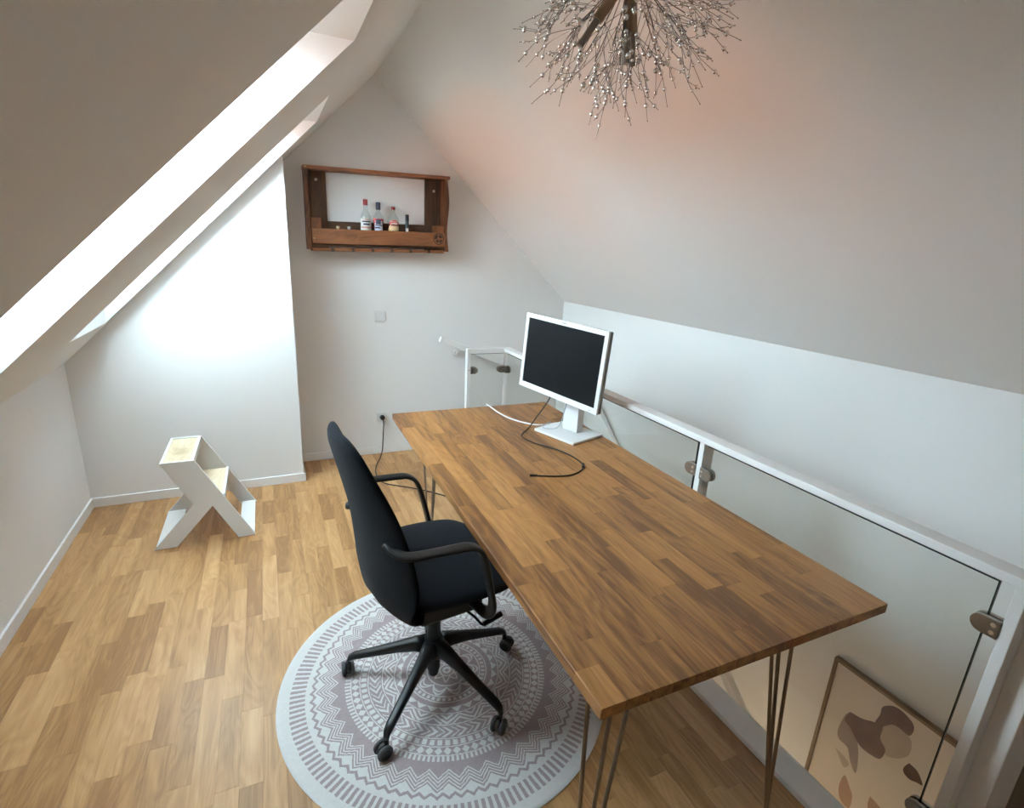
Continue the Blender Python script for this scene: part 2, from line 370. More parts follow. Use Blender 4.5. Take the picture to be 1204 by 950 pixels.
# ================================================================== RAILING
RZ, GX = .969, 1.500
rl = thing('glass_railing', (1.44, -2.2, 0), 'white steel railing with clear glass panels along the stair opening', 'railing')
def clampset(parent, c, axis, sgn):
    """rounded clamp: two D-shaped plates either side of the glass; axis = direction away from the post"""
    ax = Vector(axis); nrm = Vector((0, 0, 1)).cross(ax); mb = MB(); Lc, hh = .062, .026
    poly = [(0, -hh), (Lc-hh, -hh)]+[(Lc-hh+hh*math.sin(a), -hh*math.cos(a)) for a in [math.pi*i/10 for i in range(1, 10)]]+[(Lc-hh, hh), (0, hh)]
    for sd in (-1, 1):
        q = MB().prism(poly, sd*.005, sd*.016, 'Y', .0015)
        q.xf(lambda p: Vector(c)+ax*p.x+nrm*p.y+Vector((0, 0, p.z))); mb.add(q.v, q.f)
    o = part('glass_clamp', mb, M['clamp'], parent)
    for dz in (-.011, .011):
        e = Vector(c)+ax*.012; q = MB().lathe([(.0065, -.0185), (.0065, .0185)], (0, 0, 0), 10, Matrix.Rotation(math.pi/2, 4, 'X'))
        q.xf(lambda p: e+ax*p.x+nrm*p.y+Vector((0, 0, p.z+dz))); part('screw', q, M['bolt'], o)
RX0, RX1, RB = 1.470, 1.538, RZ-.027
part('top_rail', MB().box(RX0, RX1, -3.689, -.511, RB, RZ, .003), M['steel_white'], rl)
part('top_rail', MB().box(1.174, RX0, -.558, -.511, RB, RZ, .003), M['steel_white'], rl)
for y in (-2.616, -3.689, -.538): part('post', MB().box(RX0+.020, RX1+.012, y, y+.027, -.124, RB, .002), M['steel_white'], rl)
part('post', MB().box(1.174, 1.201, -.558, -.511, 0, RB, .002), M['steel_white'], rl)
GT, GB = .9265, -.118
def pane_y(y0, y1):
    g = part('glass_panel', MB().box(GX-.004, GX+.004, y0, y1, GB, GT), M['glass'], rl)
    e = .003; part('glass_edge', MB().box(GX-.0045, GX+.0045, y0, y1, GT, GT+e), M['glass_edge'], g)
    part('glass_edge', MB().box(GX-.0045, GX+.0045, y0, y0+e, GB, GT), M['glass_edge'], g)
pane_y(-2.576, -.570); pane_y(-3.630, -2.629)
g = part('glass_panel', MB().box(1.212, 1.478, -.539, -.531, .03, GT), M['glass'], rl)
part('glass_edge', MB().box(1.212, 1.478, -.5395, -.5305, GT, GT+.002), M['glass_edge'], g)
for z in (.803, .143):
    clampset(rl, (GX, -3.662, z), (0, 1, 0), 1); clampset(rl, (GX, -2.616, z), (0, -1, 0), 1); clampset(rl, (GX, -2.589, z), (0, 1, 0), 1)
    clampset(rl, (GX, -.538, z), (0, -1, 0), 1); clampset(rl, (1.201, -.535, z), (1, 0, 0), 1); clampset(rl, (1.49, -.535, z), (-1, 0, 0), 1)
part('screw', MB().lathe([(.004, 0), (.004, .004)], (1.188, -.562, .81), 8, Matrix.Rotation(math.pi/2, 4, 'X')), M['clamp'], rl)
# handrails on the walls
h1 = thing('handrail', (1.4, -.06, .9), 'short white handrail sloping down the back wall beside the railing', 'handrail')
a, b = Vector((1.115, -.062, .965)), Vector((2.20, -.062, .555)); d = (b-a).normalized()
R4 = Matrix(((d.x, 0, -d.z), (0, 1, 0), (d.z, 0, d.x))).to_4x4(); R4.translation = a
part('rail', MB().box(0, (b-a).length, -.02, .02, -.024, .024, .003, R4), M['steel_white'], h1)
for t in (.16, .95):
    p = a+d*t; bk = part('bracket', MB().tube(spline([p+Vector((0, 0, -.018)), p+Vector((0, .005, -.06)), p+Vector((0, .03, -.075)), p+Vector((0, .06, -.075))], 5), .007, 8), M['steel_white'], h1, 'all')
    part('wall_plate', MB().lathe([(.028, 0), (.028, .004), (.02, .008)], p+Vector((0, .0615, -.075)), 20, Matrix.Rotation(math.pi/2, 4, 'X')), M['steel_white'], bk)
h2 = thing('handrail', (xR-.05, -1.9, -.45), 'white handrail sloping down the knee wall beside the stairs', 'handrail')
a, b = Vector((xR-.052, -.50, .70)), Vector((xR-.052, -3.2, -1.49)); d = (b-a).normalized(); n2 = Vector((0, -d.z, d.y))
part('rail', MB().box(0, (b-a).length, -.02, .02, -.02, .02, .003).xf(lambda p: a+d*p.x+Vector((1, 0, 0))*p.y+n2*p.z), M['steel_white'], h2)
for t in (.3, 1.7, 3.1):
    p = a+d*t; part('bracket', MB().tube(spline([p+Vector((0, 0, -.018)), p+Vector((.005, 0, -.06)), p+Vector((.03, 0, -.075)), p+Vector((.051, 0, -.075))], 5), .007, 8), M['steel_white'], h2, 'all')
# ================================================================== DESK
DX, DY, DT, DWID, DLEN, DTOP, DTH = .4604, -1.2476, -.0123, .9999, 2.1778, .74, .03
dc, dsn = math.cos(DT), math.sin(DT)
dk = lambda u, v, z=0: Vector((DX+u*dc-v*dsn, DY+u*dsn+v*dc, z))
cen = dk(DWID/2, -DLEN/2)
desk = thing('desk', (cen.x, cen.y, 0), 'long oiled oak block-board desk on steel hairpin legs', 'desk')
NC = 15; cw = DWID/NC; scache = {}
def stave_mesh(w, l):
    k = (round(w, 4), round(l, 3))
    if k not in scache: scache[k] = MB().box(-w/2+.00015, w/2-.00015, -l/2+.00015, l/2-.00015, -DTH, 0, .0007).mesh('stave', M['oak_desk'])
    return scache[k]
def edge_stave(w, l):                               # outermost row, with the eased outer edge
    k = ('e', round(l, 3)); c = .004
    if k not in scache: scache[k] = MB().prism([(-w/2, -DTH), (w/2-.00015, -DTH), (w/2-.00015, 0), (-w/2+c, 0), (-w/2+c*.3, -c*.3), (-w/2, -c)], -l/2+.00015, l/2-.00015).mesh('stave', M['oak_desk'])
    return scache[k]
rs = random.Random(21)
for i in range(NC):
    v = -rs.uniform(.05, .5) if i % 2 else -rs.uniform(.2, .6); cuts = [0, v]
    while v > -DLEN+.25: v -= rs.choice((.27, .34, .42, .52, .63)); cuts.append(max(v, -DLEN))
    if cuts[-1] > -DLEN: cuts.append(-DLEN)
    for a_, b_ in zip(cuts, cuts[1:]):
        if a_-b_ < .02: continue
        p = dk((i+.5)*cw, (a_+b_)/2, DTOP); link('stave', (stave_mesh if i else edge_stave)(cw, a_-b_), desk, p, (0, 0, DT))
def hairpin(foot, tops):
    F = Vector(foot); mb = MB()
    for t in tops: mb.tube([Vector(t), F.lerp(Vector(t), .03)+Vector((0, 0, 0))], .0055, 8)
    o = part('hairpin_leg', mb.ball(F+Vector((0, 0, .009)), .0085, 10, 6), M['steel'], desk, True)
    xs_ = [t[0] for t in tops]; ys_ = [t[1] for t in tops]
    part('mounting_plate', MB().box(min(xs_)-.012, max(xs_)+.012, min(ys_)-.012, max(ys_)+.012, DTOP-DTH-.004, DTOP-DTH), M['steel'], o)
zt_ = DTOP-DTH-.002
hairpin((.405, -3.45, 0), [(.452, -3.352, zt_), (.512, -3.368, zt_), (.585, -3.352, zt_)])
hairpin((1.15, -3.41, 0), [(1.062, -3.352, zt_), (1.105, -3.345, zt_), (1.158, -3.352, zt_)])
hairpin((.57, -1.66, 0), [(.535, -1.64, zt_), (.615, -1.64, zt_), (.575, -1.72, zt_)])
hairpin((1.24, -1.55, 0), [(1.20, -1.52, zt_), (1.29, -1.52, zt_), (1.25, -1.60, zt_)])
# ================================================================== RUG
def rug_material():
    m = bpy.data.materials.new('woven_rug'); m.use_nodes = True; nt = m.node_tree; L = nt.links.new; b = nt.nodes['Principled BSDF']
    tc = nt.nodes.new('ShaderNodeTexCoord'); sp = nt.nodes.new('ShaderNodeSeparateXYZ'); L(tc.outputs['Object'], sp.inputs[0])
    nz = nt.nodes.new('ShaderNodeTexNoise'); nz.inputs['Scale'].default_value = 90; L(tc.outputs['Object'], nz.inputs['Vector'])
    x, y = N(nt, sp.outputs[0]), N(nt, sp.outputs[1]); jit = (N(nt, nz.outputs['Fac'])-.5)
    r = (x*x+y*y).op('SQRT')/.645+jit*.012
    t = y.op('ARCTAN2', x)/(2*math.pi)+.5+jit*.0012
    ln = lambda c, w: (r-c).abs() < w
    zz = lambda n, c, amp: r-((t*n).tri()*amp+c)
    w = ((r-((t*8).tri()*-.045+.095)).abs() < .007).mx(ln(.02, .008)).mx(ln(.045, .004))
    w = w.mx(ln(.125, .004)).mx(((t*10).frac()*math.pi).sin().op('MULTIPLY', .06).op('SUBTRACT', r-.135).abs() < .007)
    w = w.mx((((t*10).frac()*math.pi).sin().op('MULTIPLY', .034).op('SUBTRACT', r-.137).abs() < .006))
    w = w.mx(ln(.208, .004)).mx(r.rng(.218, .240)*((t*44).frac() < .55)).mx(ln(.250, .004))
    w = w.mx(r.rng(.285, .32)*(((r-.285)/.035) < (t*26).tri())).mx(ln(.328, .003))
    w = w.mx(r.rng(.335, .395)*((zz(15, .335, .055).abs() < .007).mx((zz(15, .36, .055)).abs() < .006).mx((zz(15, .305, .055)).abs() < .006)))
    w = w.mx(ln(.402, .0035)).mx(r.rng(.412, .478)*(((t*34+(r-.445).abs()*17).frac() < .24).mx((t*34+(r-.445).abs()*17+.4).frac() < .12)))
    w = w.mx(ln(.487, .003)).mx(r.rng(.496, .528)*((t*76).frac() < .62)).mx(ln(.536, .003))
    w = w.mx(r.rng(.542, .582)*(((t*72).frac()-.5).abs()*.9+(r-.562).abs()*16 < .40)).mx(ln(.588, .003))
    w = w.mx(r.rng(.592, .622)*((t*150).frac() < .52))
    v = zz(42, .660, .050)
    w = w.mx((v > 0)*(v < .078)*((v/.0195).frac() < .44)).mx(v > .078)
    dark = ((r-((t*84).tri()*.022+.790)).abs() < .0085).mx(r.rng(.845, .930)*((t*160).frac() < .54)*(v > 0))
    w = w*(dark < .5)
    fac = w*.88+jit*.25+.06
    cm = nt.nodes.new('ShaderNodeMix'); cm.data_type = 'RGBA'; cm.inputs[6].default_value = (.325, .255, .258, 1); cm.inputs[7].default_value = (.61, .595, .58, 1)
    L(fac.k, cm.inputs[0]); L(cm.outputs[2], b.inputs['Base Color']); b.inputs['Roughness'].default_value = .95; b.inputs['Specular IOR Level'].default_value = .1
    n2 = nt.nodes.new('ShaderNodeTexNoise'); n2.inputs['Scale'].default_value = 600; L(tc.outputs['Object'], n2.inputs['Vector'])
    bp = nt.nodes.new('ShaderNodeBump'); bp.inputs['Strength'].default_value = .4; bp.inputs['Distance'].default_value = .002
    L(((N(nt, n2.outputs['Fac']))+w*.6).k, bp.inputs['Height']); L(bp.outputs[0], b.inputs['Normal'])
    return m
rg = MB().lathe([(1e-6, .006), (.3, .006), (.63, .006), (.642, .005), (.645, .003), (.644, 0), (1e-6, 0)], (0, 0, 0), 128)
rug = tag(part('round_rug', rg, rug_material(), None, True, (.409, -2.468, 0.0005)), 'round mauve and off-white patterned rug on the parquet under the chair', 'rug')
# ================================================================== OFFICE CHAIR
CH = Vector((.342, -2.50, 0)); CT = math.radians(6)
ch = thing('office_chair', (CH.x, CH.y, .0068), 'charcoal upholstered swivel office chair with black armrests at the desk', 'chair')
def cw_(u, v, z): return Vector((CH.x+u*math.cos(CT)-v*math.sin(CT), CH.y+u*math.sin(CT)+v*math.cos(CT), z))
def shell(stations, n=28, p=.62):
    """stations: (u, z, half width, half thickness, dish) along the side profile"""
    k = len(stations); P = [Vector((s_[0], s_[1])) for s_ in stations]; secs = []
    for i, (u, z, w, th, dish) in enumerate(stations):
        t = (P[min(i+1, k-1)]-P[max(i-1, 0)]).normalized(); nn = Vector((-t.y, t.x)); sec = []
        for j in range(n):
            a = 2*math.pi*j/n; c, q = math.cos(a), math.sin(a)
            v = math.copysign(abs(c)**p, c)*w; o = math.copysign(abs(q)**p, q)*th*(1-.35*(v/w)**4)+dish*(v/w)**2
            sec.append(cw_(u+nn.x*o, v, z+nn.y*o))
        secs.append(sec)
    return MB().rings(secs)
def interp(st, n):
    A = np.array(st, float); t = np.linspace(0, 1, len(A)); T = np.linspace(0, 1, n)
    P = spline([Vector(r[:3]) for r in A], 6); Q = spline([Vector((r[3], r[4], 0)) for r in A], 6)
    return [(p.x, p.y, p.z, q.x, q.y) for p, q in zip(P, Q)]
seat = [(-.215, .545, .10, .008, .0), (-.212, .545, .18, .030, .01), (-.18, .542, .235, .042, .02), (-.10, .540, .260, .047, .022), (0, .543, .270, .048, .018), (.10, .548, .266, .046, .01),
        (.17, .548, .252, .043, .004), (.215, .540, .215, .036, 0), (.238, .530, .17, .022, 0), (.243, .528, .10, .006, 0)]
o = part('seat', shell([(u, z, w, t, d) for u, z, w, t, d in interp(seat, 40)][::1]), M['fabric'], ch, 'all')
back = [(-.105, .478, .17, .008, 0), (-.130, .480, .215, .020, .006), (-.182, .494, .242, .027, .025), (-.222, .530, .254, .029, .060), (-.244, .595, .256, .028, .086), (-.254, .68, .248, .027, .090),
        (-.265, .78, .231, .026, .080), (-.281, .88, .207, .026, .064), (-.304, .98, .180, .026, .044), (-.326, 1.065, .150, .024, .028), (-.336, 1.106, .112, .017, .016), (-.339, 1.114, .06, .006, .006)]
bk = part('backrest', shell([(u, z, w, t, -d) for u, z, w, t, d in interp(back, 40)]), M['fabric'], ch, 'all')
part('lumbar_knob', MB().tube([cw_(-.262, .13, .780), cw_(-.279, .134, .785), cw_(-.284, .135, .786)], [.013, .014, .008], 12), M['plastic'], bk, 'all')
for sd in (-1, 1):
    pts = [(-.250, .225, .815), (-.236, .258, .805), (-.198, .288, .797), (-.11, .292, .790), (-.04, .292, .786), (.000, .292, .780), (.034, .290, .755), (.056, .287, .70), (.080, .281, .60), (.096, .276, .52), (.095, .245, .468), (.08, .16, .462)]
    part('armrest', MB().tube(spline([cw_(u, v*sd, z) for u, v, z in pts], 6), 1, 14, (.022, .0085), cw_(0, sd*1.0, 0)-cw_(0, 0, 0)), M['plastic'], ch, 'all')
part('seat_mechanism', MB().box(-.12, .12, -.17, .17, .425, .480, .012).xf(lambda p: cw_(p.x, p.y, p.z)), M['plastic'], ch)
part('column', MB().lathe([(.026, .075), (.0262, .30), (.030, .30), (.030, .45)], (CH.x, CH.y, 0), 20).lathe([(.018, .045), (.020, .05), (.020, .08)], (CH.x, CH.y, 0), 16), M['plastic'], ch, True)
part('lever', MB().tube(spline([cw_(.04, -.13, .44), cw_(.07, -.19, .425), cw_(.085, -.225, .41), cw_(.095, -.23, .41)], 4), .005, 8).tube([cw_(.09, -.23, .41), cw_(.165, -.225, .425)], [.009, .010], 10), M['plastic'], ch, True)
part('hub', MB().lathe([(.034, .135), (.044, .15), (.046, .205), (.034, .222)], (CH.x, CH.y, 0), 24), M['plastic'], ch, True)
for k in range(5):
    a = math.radians(10+72*k)+.0; dv = Vector((math.cos(a), math.sin(a), 0)); pv = Vector((-dv.y, dv.x, 0)); secs = []
    for (t, z, hw_, hz) in ((.03, .186, .030, .034), (.07, .182, .024, .028), (.14, .163, .019, .021), (.24, .131, .0165, .0155), (.318, .107, .0155, .0135), (.339, .095, .013, .012), (.345, .076, .010, .010)):
        c = CH+dv*t+Vector((0, 0, z)); secs.append([c+pv*hw_*math.copysign(abs(math.cos(w))**.6, math.cos(w))+Vector((0, 0, 1))*hz*math.copysign(abs(math.sin(w))**.6, math.sin(w)) for w in [2*math.pi*j/14 for j in range(14)]])
    lg = part('base_leg', MB().rings(secs), M['plastic'], ch, 'all')
    c = CH+dv*.342; ca = a+(.6, 1.3, .4, 1.0, .2)[k]; ax = Vector((math.cos(ca), math.sin(ca), 0)); wz = .0345; cc = c+ax.cross(Vector((0, 0, 1)))*.012
    Rm = ax.to_track_quat('Z', 'Y').to_matrix().to_4x4()
    cs = part('caster', MB().tube([c+Vector((0, 0, .052)), c+Vector((0, 0, .078))], .009, 10).lathe([(.020, -.008), (.0225, -.006), (.0225, .006), (.020, .008)], cc+Vector((0, 0, wz+.003)), 18, Rm), M['plastic'], lg, True)
    for sd in (-1, 1):
        cs2 = MB().lathe([(.012, .009), (.0235, .009), (.0275, .012), (.0275, .020), (.024, .0235), (.0175, .0235)], (0, 0, 0), 22)
        cs2.xf(lambda p: Rm @ Vector((p.x, p.y, p.z*sd))+cc+Vector((0, 0, wz))); w_ = part('wheel', cs2, M['wheel'], ch, True)
        cs3 = MB().lathe([(.001, .0225), (.0175, .0228), (.0178, .0242), (.001, .0245)], (0, 0, 0), 18)
        cs3.xf(lambda p: Rm @ Vector((p.x, p.y, p.z*sd))+cc+Vector((0, 0, wz))); part('hubcap', cs3, M['plastic'], w_, True)
# ================================================================== STEP STOOL
st0 = thing('step_stool', (-.56, -.83, 0), 'white X-shaped step stool with birch treads by the chimney wall', 'stool')
def worn_birch():                                  # birch with a brownish worn patch in the middle of the tread
    m = M['birch'].copy(); m.name = 'birch_ply_worn'; nt = m.node_tree; L = nt.links.new; b = nt.nodes['Principled BSDF']
    src = b.inputs['Base Color'].links[0].from_socket; tc = nt.nodes.new('ShaderNodeTexCoord'); sp = nt.nodes.new('ShaderNodeSeparateXYZ'); L(tc.outputs['Object'], sp.inputs[0])
    nz = nt.nodes.new('ShaderNodeTexNoise'); nz.inputs['Scale'].default_value = 14; L(tc.outputs['Object'], nz.inputs['Vector'])
    x = (N(nt, sp.outputs[0])+.655)/.06; y = (N(nt, sp.outputs[1])+.87)/.10
    f = (N(nt, nz.outputs['Fac'])*1.9-(x*x+y*y))*.7; c = f.op('MAXIMUM', 0).op('MINIMUM', .8)
    mx = nt.nodes.new('ShaderNodeMix'); mx.data_type = 'RGBA'; L(c.k, mx.inputs[0]); L(src, mx.inputs[6]); mx.inputs[7].default_value = (.38, .27, .13, 1); L(mx.outputs[2], b.inputs['Base Color']); return m
M['birch_worn'] = worn_birch()
OUT = [(-.735, .505), (-.575, .505), (-.312, 0), (-.402, 0), (-.514, .222), (-.707, 0), (-.816, 0), (-.605, .243)]
yn, yf = -1.06, -.60
part('side_panel', MB().prism(OUT, yn, yn+.014, 'Y', .0012), M['stool'], st0)
part('side_panel', MB().prism(OUT, lambda x, z: yf-.014-.09*z, lambda x, z: yf-.09*z, 'Y', .0012), M['stool'], st0)
part('tread', MB().box(-.722, -.592, yn+.014, yf-.06, .484, .499, .001), M['birch_worn'], st0)
part('tread', MB().box(-.605, -.462, yn+.014, yf-.04, .262, .277, .001), M['birch'], st0)
def slab(p, q, th, sd=1):                       # a board between two points of the side profile
    d = Vector((q[0]-p[0], q[1]-p[1])); n_ = Vector((-d.y, d.x)).normalized()*th*sd
    return MB().prism([p, q, (q[0]+n_.x, q[1]+n_.y), (p[0]+n_.x, p[1]+n_.y)], yn+.014, yf-.014)
part('tread_edge', MB().box(-.592, -.578, yn+.014, yf-.058, .47, .503, .001), M['stool'], st0)
part('tread_edge', MB().box(-.462, -.448, yn+.014, yf-.038, .245, .281, .001), M['stool'], st0)
part('end_board', MB().box(-.734, -.722, yn+.014, yf-.058, .475, .503, .001), M['stool'], st0)
part('foot_board', MB().box(-.806, -.712, yn+.014, yf-.014, .003, .015, .001), M['stool'], st0)
part('foot_board', MB().box(-.397, -.318, yn+.014, yf-.014, .003, .015, .001), M['stool'], st0)
for x0, x1 in ((-.81, -.712), (-.398, -.316)):
    for y in (yn+.001, yf-.013): part('foot_pad', MB().box(x0, x1, y, y+.012, -.0005, .0035), M['plastic'], st0)
# ================================================================== MONITOR
ma = math.radians(-76.4); aw = Vector((math.cos(ma), math.sin(ma), 0)); mn = Vector((aw.y, -aw.x, 0)); tl, ro = math.radians(2.5), math.radians(-2.0)
up = Vector((0, 0, 1))*math.cos(tl)-mn*math.sin(tl)
A2 = aw*math.cos(ro)+up*math.sin(ro); U2 = -aw*math.sin(ro)+up*math.cos(ro); N2 = A2.cross(U2)
if N2.dot(mn) < 0: N2 = -N2
MC = Vector((1.203, -1.845, 1.147)); MW, MH = .60, .412
ms = lambda x, y, z: MC+A2*x+U2*y+N2*z            # x along width, y up, z towards the viewer
mon = thing('monitor', (1.288, -1.856, DTOP), 'white computer monitor with a dark screen on the oak desk', 'monitor')
def mbox(x0, x1, y0, y1, z0, z1, bev=0): return MB().box(x0, x1, y0, y1, z0, z1, bev).xf(lambda p: ms(p.x, p.y, p.z))
bz = .024
body = part('bezel', MB().add([], []), M['mon_white'], mon) if False else None
fr = MB()
for q in ((-MW/2, MW/2, MH/2-bz, MH/2), (-MW/2, MW/2, -MH/2, -MH/2+bz+.006), (-MW/2, -MW/2+bz, -MH/2+bz+.006, MH/2-bz), (MW/2-bz, MW/2, -MH/2+bz+.006, MH/2-bz)):
    fr.box(q[0], q[1], q[2], q[3], -.012, 0, .0015)
fr.xf(lambda p: ms(p.x, p.y, p.z)); bez = part('bezel', fr, M['mon_white'], mon)
part('screen', mbox(-MW/2+bz-.001, MW/2-bz+.001, -MH/2+bz+.005, MH/2-bz+.001, -.010, -.004), M['screen'], mon)
part('brand_mark', mbox(-.017, .017, MH/2-.014, MH/2-.009, 0, .0006), M['logo'], bez)
part('back_shell', mbox(-MW/2+.002, MW/2-.002, -MH/2+.002, MH/2-.002, -.036, -.012, .005), M['mon_grey'], mon)
part('back_housing', mbox(-.2, .2, -.15, .12, -.060, -.036, .01), M['mon_white'], mon)
part('power_button', mbox(.245, .255, -MH/2+.010, -MH/2+.014, 0, .001), M['logo'], bez)
# foot and column
e1 = Vector((.386, -.9225, 0)); e2 = Vector((.9225, .386, 0)); bcn = Vector((1.288, -1.856, DTOP))
e2 = Vector((.953, .304, 0)); e1 = Vector((.304, -.953, 0))
bb = lambda p: bcn+e1*p.x+e2*p.y+Vector((0, 0, p.z))
part('stand_base', MB().box(-.142, .142, -.123, .123, .0015, .016, .003).xf(bb), M['mon_white'], mon)
part('stand_column', MB().box(-.052, .052, .005, .055, .016, .40, .004).xf(bb), M['mon_white'], mon)
part('rubber_foot', MB().box(-.138, .138, -.119, .119, 0, .003).xf(bb), M['plastic'], mon)
part('tilt_joint', MB().box(-.045, .045, -.025, .01, .33, .43, .004).xf(bb), M['mon_grey'], mon)
# cables
def cable(name, pts, r, mat, label, n=8): return tag(part(name, MB().tube(spline(pts, n), r, 8), mat, None, 'all'), label, 'cable')
zc = DTOP+.0042
kb = cable('monitor_cable', [ms(-.085, -MH/2+.03, -.045), ms(-.085, -MH/2-.03, -.045), (1.17, -1.70, .80), (1.10, -1.745, zc+.012), (1.04, -1.79, zc), (1.015, -1.845, zc), (1.04, -1.95, zc), (1.085, -2.02, zc), (1.125, -2.13, zc), (1.128, -2.24, zc),
      (1.09, -2.308, zc), (1.012, -2.344, zc), (.935, -2.335, zc), (.855, -2.30, zc)], .0036, M['cable_black'], 'loose black cable hanging from the monitor and lying across the desk')
part('plug', MB().tube([(.862, -2.303, zc+.0015), (.832, -2.292, zc+.0015)], [.0052, .0052], 8), M['cable_black'], kb); part('ferrite', MB().tube([(1.124, -2.262, zc+.003), (1.104, -2.296, zc+.003)], .0075, 10), M['cable_black'], kb)
cable('white_cable', [(1.062, -1.19, .60), (1.060, -1.225, .73), (1.063, -1.262, DTOP+.0058), (1.064, -1.40, DTOP+.0052), (1.085, -1.535, DTOP+.0052), (1.14, -1.64, DTOP+.0052), (1.20, -1.69, DTOP+.0052), (1.31, -1.685, DTOP+.0052)], .0046, M['cable_white'], 'thick white cable running over the far end of the desk to the monitor')
cable('signal_cable', [ms(.06, -MH/2+.02, -.045), ms(.05, -MH/2-.035, -.04), bb(Vector((-.02, -.06, .05))), bb(Vector((-.09, -.085, .021))), bb(Vector((-.14, -.06, .0195))), bb(Vector((-.17, .0, .012))), bb(Vector((-.19, .06, .005)))], .0024, M['cable_grey'], 'thin grey cable looping from the monitor over its white base')
# ================================================================== SWITCH AND SOCKET ON THE BACK WALL
sw = thing('light_switch', (.642, 0, 1.146), 'square white light switch on the back wall', 'switch')
part('plate', MB().box(.601, .683, -.010, -.0003, 1.105, 1.187, .003), M['switch'], sw)
part('rocker', MB().box(.614, .670, -.0145, -.010, 1.118, 1.174, .002), M['switch'], sw)
so = thing('power_socket', (.642, 0, .317), 'square white power socket low on the back wall', 'socket')
part('plate', MB().box(.601, .683, -.010, -.0003, .276, .358, .003), M['switch'], so)
part('recess', MB().lathe([(.019, 0), (.021, .0015), (.021, .0)], (.642, -.0102, .317), 24, Matrix.Rotation(math.pi/2, 4, 'X')), M['socket_in'], so)
pc = tag(part('desk_power_cable', MB().tube(spline([(.645, -.035, .306), (.646, -.046, .27), (.642, -.045, .20), (.636, -.05, .12), (.625, -.075, .05), (.595, -.13, .008), (.545, -.25, .005), (.508, -.40, .005), (.512, -.55, .005), (.548, -.63, .005), (.68, -.735, .005), (.78, -.828, .005), (.886, -.95, .005), (1.0, -1.10, .005), (1.06, -1.3, .005)], 8), .0042, 8), M['cable_black'], None, 'all'),
         'black power cable from the wall socket along the floor under the desk', 'cable')
part('plug', MB().lathe([(.019, .0), (.019, .022), (.014, .030), (.008, .034)], (.642, -.0115, .317), 18, Matrix.Rotation(math.pi/2, 4, 'X')), M['cable_black'], pc, True)
# ================================================================== PALLET SHELF
SX, SZ, SRO = .133, 1.615, math.radians(1.6)
shf = lambda p: Vector((SX+p.x*math.cos(SRO)-p.z*math.sin(SRO)*0, p.y, SZ+p.z+p.x*math.sin(SRO)))
sh = thing('pallet_shelf', (SX+.51, -.07, SZ), 'rustic wall shelf made of stained pallet wood', 'shelf')
SW, SH_, SDp = 1.02, .552, .125
def sp_(name, mb, mat, smooth=False, parent=None): return part(name, mb.xf(shf), M[mat], parent or sh, smooth)
def wavy(n=18):                                     # bark-edged right side board, front outline in (x, z)
    f_ = [(SW-.006+.0075*math.sin(8.2*i/n+2.3)-.002*(i/n), .012+.518*i/n) for i in range(n+1)]
    return [(SW-.034, .012)]+f_+[(SW-.034, .53)]
sp_('side_board', MB().prism([(-SDp, 0.01), (-SDp, .53), (-.001, .53), (-.001, 0.01)], 0, .028, 'X', .002), 'pallet_up')
sp_('side_board', MB().prism(wavy(), -SDp-.004, -.001), 'pallet_up')
sp_('top_batten', MB().box(-.003, SW+.004, -SDp-.004, -.001, .530, .552, .002), 'pallet')
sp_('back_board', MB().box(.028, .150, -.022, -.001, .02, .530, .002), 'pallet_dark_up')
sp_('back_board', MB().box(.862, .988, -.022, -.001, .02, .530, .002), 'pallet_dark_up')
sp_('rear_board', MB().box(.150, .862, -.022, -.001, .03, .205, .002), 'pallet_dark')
fb = sp_('front_board', MB().box(.032, .986, -SDp-.012, -SDp+.010, .050, .150, .003), 'pallet')
sp_('end_block', MB().box(.030, .098, -SDp+.010, -SDp+.036, .045, .222, .003), 'pallet_up')
sp_('end_block', MB().box(.895, .986, -SDp+.010, -SDp+.036, .045, .200, .003), 'pallet_up')
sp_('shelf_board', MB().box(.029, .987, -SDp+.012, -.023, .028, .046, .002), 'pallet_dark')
M['burn'] = material('burnt_mark', (.018, .009, .006), .8, var=(60, .6))
mk = MB()
for r0, r1, a0, a1 in ((.036, .042, 0, 6.28), (.010, .030, .3, 1.5), (.014, .032, 1.9, 3.2), (.008, .028, 3.6, 4.7), (.012, .031, 5.0, 6.0)):
    k = 14
    for i in range(k):
        b0, b1 = a0+(a1-a0)*i/k, a0+(a1-a0)*(i+1)/k; q = [(r0, b0), (r1, b0), (r1, b1), (r0, b1)]
        mk.add([(.938+r*math.cos(a), -SDp-.0126, .105+r*math.sin(a)) for r, a in q], [(0, 1, 2, 3)])
sp_('burnt_stamp', mk, 'burn', parent=fb)
teeth = MB(); xs_ = [.045, .15, .185, .285, .325, .425, .465, .565, .605, .705, .745, .845, .885, .985]   # stemware rack: slotted bottom board
sp_('glass_rack', MB().box(.028, .984, -SDp-.004, -.023, 0, .022, .002), 'pallet')
for x in (.165, .305, .445, .585, .725, .865): sp_('rack_slot', MB().box(x-.009, x+.009, -SDp-.0055, -.03, -.0012, .0235), 'burn')
M['screw'] = material('screw_head', (.62, .60, .57), .3, .8)
for x, z in ((.085, .475), (.93, .452)): sp_('screw', MB().lathe([(.010, 0), (.010, .003), (.006, .005)], (x, -.0222, z), 14, Matrix.Rotation(math.pi/2, 4, 'X')), 'screw')
for x, z in ((.045, .085), (.012, .541)): sp_('nail', MB().lathe([(.004, 0), (.004, .002)], (x, -SDp-.0122 if z < .3 else -SDp-.0042, z), 10, Matrix.Rotation(math.pi/2, 4, 'X')), 'screw')
